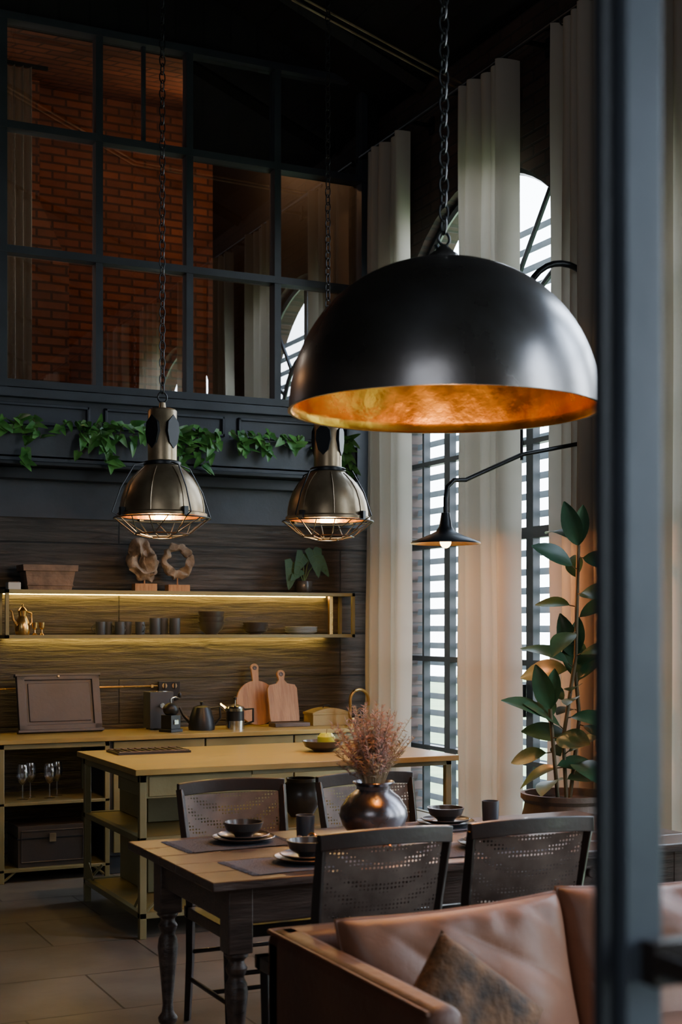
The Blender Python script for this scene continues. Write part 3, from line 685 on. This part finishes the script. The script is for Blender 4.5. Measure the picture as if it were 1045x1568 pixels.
def tumbler(i,x,y):
    b=B(); b.lathe([(0,0),(.03,0),(.033,.004),(.036,.085),(.033,.085),(.029,.01),(0,.01)],n=28); b.build('tumbler'+('' if i==0 else '.%03d'%i),[ceramicb],(x,y,TT))
tumbler(0,2.12,4.76); tumbler(1,2.98,4.82)
def napk(i,x,y):
    b=B()
    def fn(u,v):
        p=Vector(((u-.5)*.13,(v-.5)*.11,0)); return (p.x,p.y,.008+.03*abs(noise.noise(Vector((u*4,v*4,i*3.1))))*4*u*(1-u)*2+.006*math.sin(v*14))
    b.grid(fn,20,20)
    b.tube(arc((0,0,.028),.02,0,2*PI,14,'YZ')[:-1],.004,6,1,True)
    b.build('folded_napkin'+('' if i==0 else '.%03d'%i),[napkin,brass],(x,y,TT+.002),.5,recalc=False)
napk(0,2.05,4.54); napk(1,2.90,4.52); napk(2,2.18,4.2)
b=B()
for j in range(2): b.tube([(-.09,j*.022,.006),(.03,j*.022,.006),(.05,j*.022,.009),(.085,j*.022,.006)],[.003,.003,.004,.009],6)
b.build('cutlery',[nickel],(2.30,4.35,TT),.1)
VX,VY=2.35,4.64
b=B()
b.lathe([(0,0),(.075,0),(.085,.006),(.118,.05),(.13,.085),(.125,.115),(.10,.155),(.075,.175),(.064,.185),(.066,.198),(.08,.21),(.077,.214),(.062,.20),(.056,.185),(.07,.165),(0,.16)],n=64)
b.build('metal_vase',[vasem],(VX,VY,TT))
b=B(); rg=random.Random(5)
for k in range(160):
    a=rg.uniform(0,2*PI); sp=rg.uniform(.02,.17); h=rg.uniform(.15,.32)+.05*(1-sp/.14)
    if rg.random()<.3: h*=.75
    base=Vector((.025*math.cos(a),.025*math.sin(a),.0)); tip=Vector((sp*math.cos(a),sp*math.sin(a),h)); mid=Vector((sp*.45*math.cos(a),sp*.45*math.sin(a),h*.55))
    m=0 if rg.random()<.75 else 1
    b.tube([base,mid,tip],.0011,3,1)
    for q in range(32):
        t=.35+.65*q/32; p=mid.lerp(tip,(t-.45)/.55)
        d=Vector((rg.gauss(0,1),rg.gauss(0,1),rg.gauss(.8,.7))).normalized(); L=.030*(1-.6*max(0,(t-.45)/.55))+.006
        s=d.orthogonal().normalized()*.0025
        b.add([p-s,p+s,p+d*L],[(0,1,2)],m)
b.build('dried_grass_bouquet',[dried,pmat('straw',(.42,.30,.17),.9,0,bump=0)],(VX,VY,TT+.165),recalc=False)

# ---------------------------------------------------------------- sofa
def cushion(w,h,d,seed,mats,parent,loc,rot,name,n=34,piping=True,amp=.02,fold=1):
    b=B()
    def sheet(sg):
        def fn(u,v):
            U=u*2-1; V=v*2-1
            t=d/2*((1-abs(U)**3.2)*(1-abs(V)**3.2))**.42
            x=w/2*U*(1-.045*(1-abs(V)**2)*abs(U)**6); z=h/2*V*(1-.05*(1-U*U)*abs(V)**6)
            q=noise.noise(Vector((U*1.3+seed,V*1.3,sg)))*amp
            # a few soft creases running down from the top corners
            rdg=(1-min(1,abs(noise.noise(Vector((U*1.1+V*.9+seed,V*.5,5))))*2.4))**2*amp*.35*fold
            rdg+=.012*fold*math.exp(-((V-.82)/.12)**2)*(.5+.5*math.sin(U*16+seed+2*noise.noise(Vector((U*3,V,seed)))))
            edge=(1-abs(U)**6)*(1-abs(V)**6)
            return (x,sg*(t+(q-rdg)*edge),z)
        return fn
    b.grid(sheet(-1),n,n); b.grid(sheet(1),n,n)
    if piping:
        pts=[]; N=14
        for k in range(N): pts.append((-1+2*k/N,-1))
        for k in range(N): pts.append((1,-1+2*k/N))
        for k in range(N): pts.append((1-2*k/N,1))
        for k in range(N): pts.append((-1,1-2*k/N))
        P=[]
        for U,V in pts: P.append((w/2*U*(1-.045*(1-abs(V)**2)*abs(U)**6),0,h/2*V*(1-.05*(1-U*U)*abs(V)**6)))
        b.tube(P,.006,6,0,True)
    o=b.build(name,mats,loc,0,parent=parent,ang=80,recalc=False); o.rotation_euler=rot; return o
sx0,sx1,sy0,sy1=1.42,3.62,2.55,3.46
e=empty('leather_sofa')
b=B()
b.box(sx0+.02,sx1-.02,sy0+.02,sy1-.02,.10,.34)
b.box(sx0,sx0+.10,sy0,sy1,.08,.73); b.box(sx1-.10,sx1,sy0,sy1,.08,.73)
b.box(sx0+.0,sx1,sy1-.12,sy1,.08,.73)
o=b.build('frame',[leatherdk],parent=e,bevel=.035,seg=4)
b=B()
for x in(sx0+.08,sx1-.08):
    for y in(sy0+.08,sy1-.08): b.cyl((x,y,0),(x,y,.11),.02,.028)
b.build('feet',[wood_blk],parent=e)
b=B()
ps=[(sx0+.008,sy0+.01,.722),(sx0+.008,sy1-.01,.722),(sx1-.008,sy1-.01,.722)]
b.tube([ps[0],ps[1]],.006,6); b.tube([ps[1],ps[2]],.006,6); b.build('piping',[leatherdk],parent=e)
cw=(sx1-sx0-.20)/3
for k in range(3):
    xc=sx0+.10+cw*(k+.5)
    cushion(cw*1.0,.62,.20,k*7,[leather],e,(xc,2.88,.40),(math.radians(90),0,0),'seat_cushion_%d'%(k+1),24)
    cushion(cw*1.02,.52,.26,k*5+2,[leather],e,(xc,3.13,.55+(.012 if k==1 else 0)),(math.radians(-14),math.radians((-1.5,1.5,0)[k]),0),'back_cushion_%d'%(k+1),70,amp=.05)
cushion(.34,.34,.14,31,[velvet],None,(1.70,2.87,.575),(math.radians(-24),math.radians(38),math.radians(-14)),'throw_pillow',30,False,fold=0)

# ---------------------------------------------------------------- rubber plant
e=empty('potted_rubber_plant',(3.90,5.6,0))
b=B(); b.lathe([(0,.2),(.15,.2),(.17,.215),(.225,.42),(.235,.56),(.21,.66),(.205,.69),(.225,.71),(.225,.735),(.205,.735),(.19,.70),(0,.69)],n=48)
b.build('pot',[potm],parent=e)
b=B(); b.box(-.15,.15,-.15,.15,.17,.20)
for x in(-.13,.13):
    for y in(-.13,.13): b.box(x-.018,x+.018,y-.018,y+.018,0,.17)
b.build('stand',[wood_blk],parent=e,bevel=.003)
b=B(); b.lathe([(.19,.695),(0,.70)],n=30); b.build('soil',[soil],parent=e)
b=B(); rp=random.Random(4)
trunks=[[(0,0,.69),(-.02,.0,1.0),(.04,-.02,1.4),(.05,-.02,1.75),(.07,0,1.95)],[(.04,.03,.69),(.09,.02,1.1),(.08,.05,1.4)],[(-.05,.0,.69),(-.09,-.02,.95),(-.11,-.02,1.15)]]
for T in trunks:
    b.tube(T,[.010]*len(T),7,1)
    P=[Vector(p) for p in T]
    n=int((T[-1][2]-.80)/.06)
    for k in range(n+1):
        z=.80+(T[-1][2]-.80)*k/max(1,n)
        for j in range(len(P)-1):
            if P[j].z<=z<=P[j+1].z: p=P[j].lerp(P[j+1],(z-P[j].z)/(P[j+1].z-P[j].z)); break
        a=k*2.4+T[0][0]*50
        el=rp.uniform(-.2,.8); d=Vector((math.cos(a)*math.cos(el),math.sin(a)*math.cos(el),math.sin(el)))
        if d.x>.2: d.x*=.35
        L=rp.uniform(.17,.25); q=p+d*.04
        b.tube([p,q],.003,5,1); leaf(b,q,d,(-.5+rp.uniform(-.6,.6),-.6,.9),L,L*.52,0,'ell',rp.uniform(.1,.6),.2,9)
    leaf(b,P[-1],(.05,-.1,1),(-.5,-1,0),.20,.08,0,'ell',-.1,.4,9); leaf(b,P[-1],(-.5,-.2,.9),(-.6,-.5,.6),.22,.10,0,'ell',.3,.3,9)
b.build('foliage',[leafm,stem],parent=e,recalc=False,ang=80)

# ---------------------------------------------------------------- foreground steel door frame
b=B()
b.box(.7565,.774,1.03,1.045,0,2.65,0)
b.box(.7765,.817,1.02,1.045,0,2.65,1)
b.box(.774,.7765,1.032,1.045,0,2.65,0)
b.box(1.75,1.82,1.02,1.05,0,2.65,0); b.box(.7565,1.82,1.02,1.05,2.60,2.65,0); b.box(.817,1.75,1.02,1.05,0,.12,0)
b.box(.792,.90,.998,1.02,1.222,1.262,2); b.tube([(.80,1.0,1.242),(.80,.965,1.242),(.93,.962,1.242)],.011,10,2)
b.box(.817,1.75,1.032,1.036,.12,2.60,3)
b.build('steel_glass_door',[mull,frame_blue,wood_blk,pane],bevel=.0015)

# ---------------------------------------------------------------- world + fills
arealight('hall_fill',(-3.2,-2.2,4.0),(3,7,2.2),4,3.4,75,(.90,.94,1))  # fill light added behind the camera; no opening stands there
w=bpy.data.worlds.new('World'); bpy.context.scene.world=w; w.use_nodes=True; t=w.node_tree; bg=t.nodes['Background']
tc=t.nodes.new('ShaderNodeTexCoord'); s=t.nodes.new('ShaderNodeSeparateXYZ'); r=t.nodes.new('ShaderNodeValToRGB')
t.links.new(tc.outputs['Generated'],s.inputs[0]); t.links.new(s.outputs[2],r.inputs[0]); t.links.new(r.outputs[0],bg.inputs[0])
r.color_ramp.elements[0].position=0; r.color_ramp.elements[0].color=(.80,.87,.93,1); r.color_ramp.elements[1].position=.7; r.color_ramp.elements[1].color=(.62,.78,1,1)
bg.inputs[1].default_value=16
# ---------------------------------------------------------------- camera
cd=bpy.data.cameras.new('Camera'); cam=bpy.data.objects.new('Camera',cd); bpy.context.collection.objects.link(cam)
cam.location=(0,0,1.55); cam.rotation_euler=(PI/2,0,math.radians(-25.5))
cd.sensor_fit='VERTICAL'; cd.sensor_height=36; cd.sensor_width=24; cd.lens=48.2; cd.shift_y=.112
cd.dof.use_dof=True; cd.dof.focus_distance=7.2; cd.dof.aperture_fstop=4.0
bpy.context.scene.camera=cam
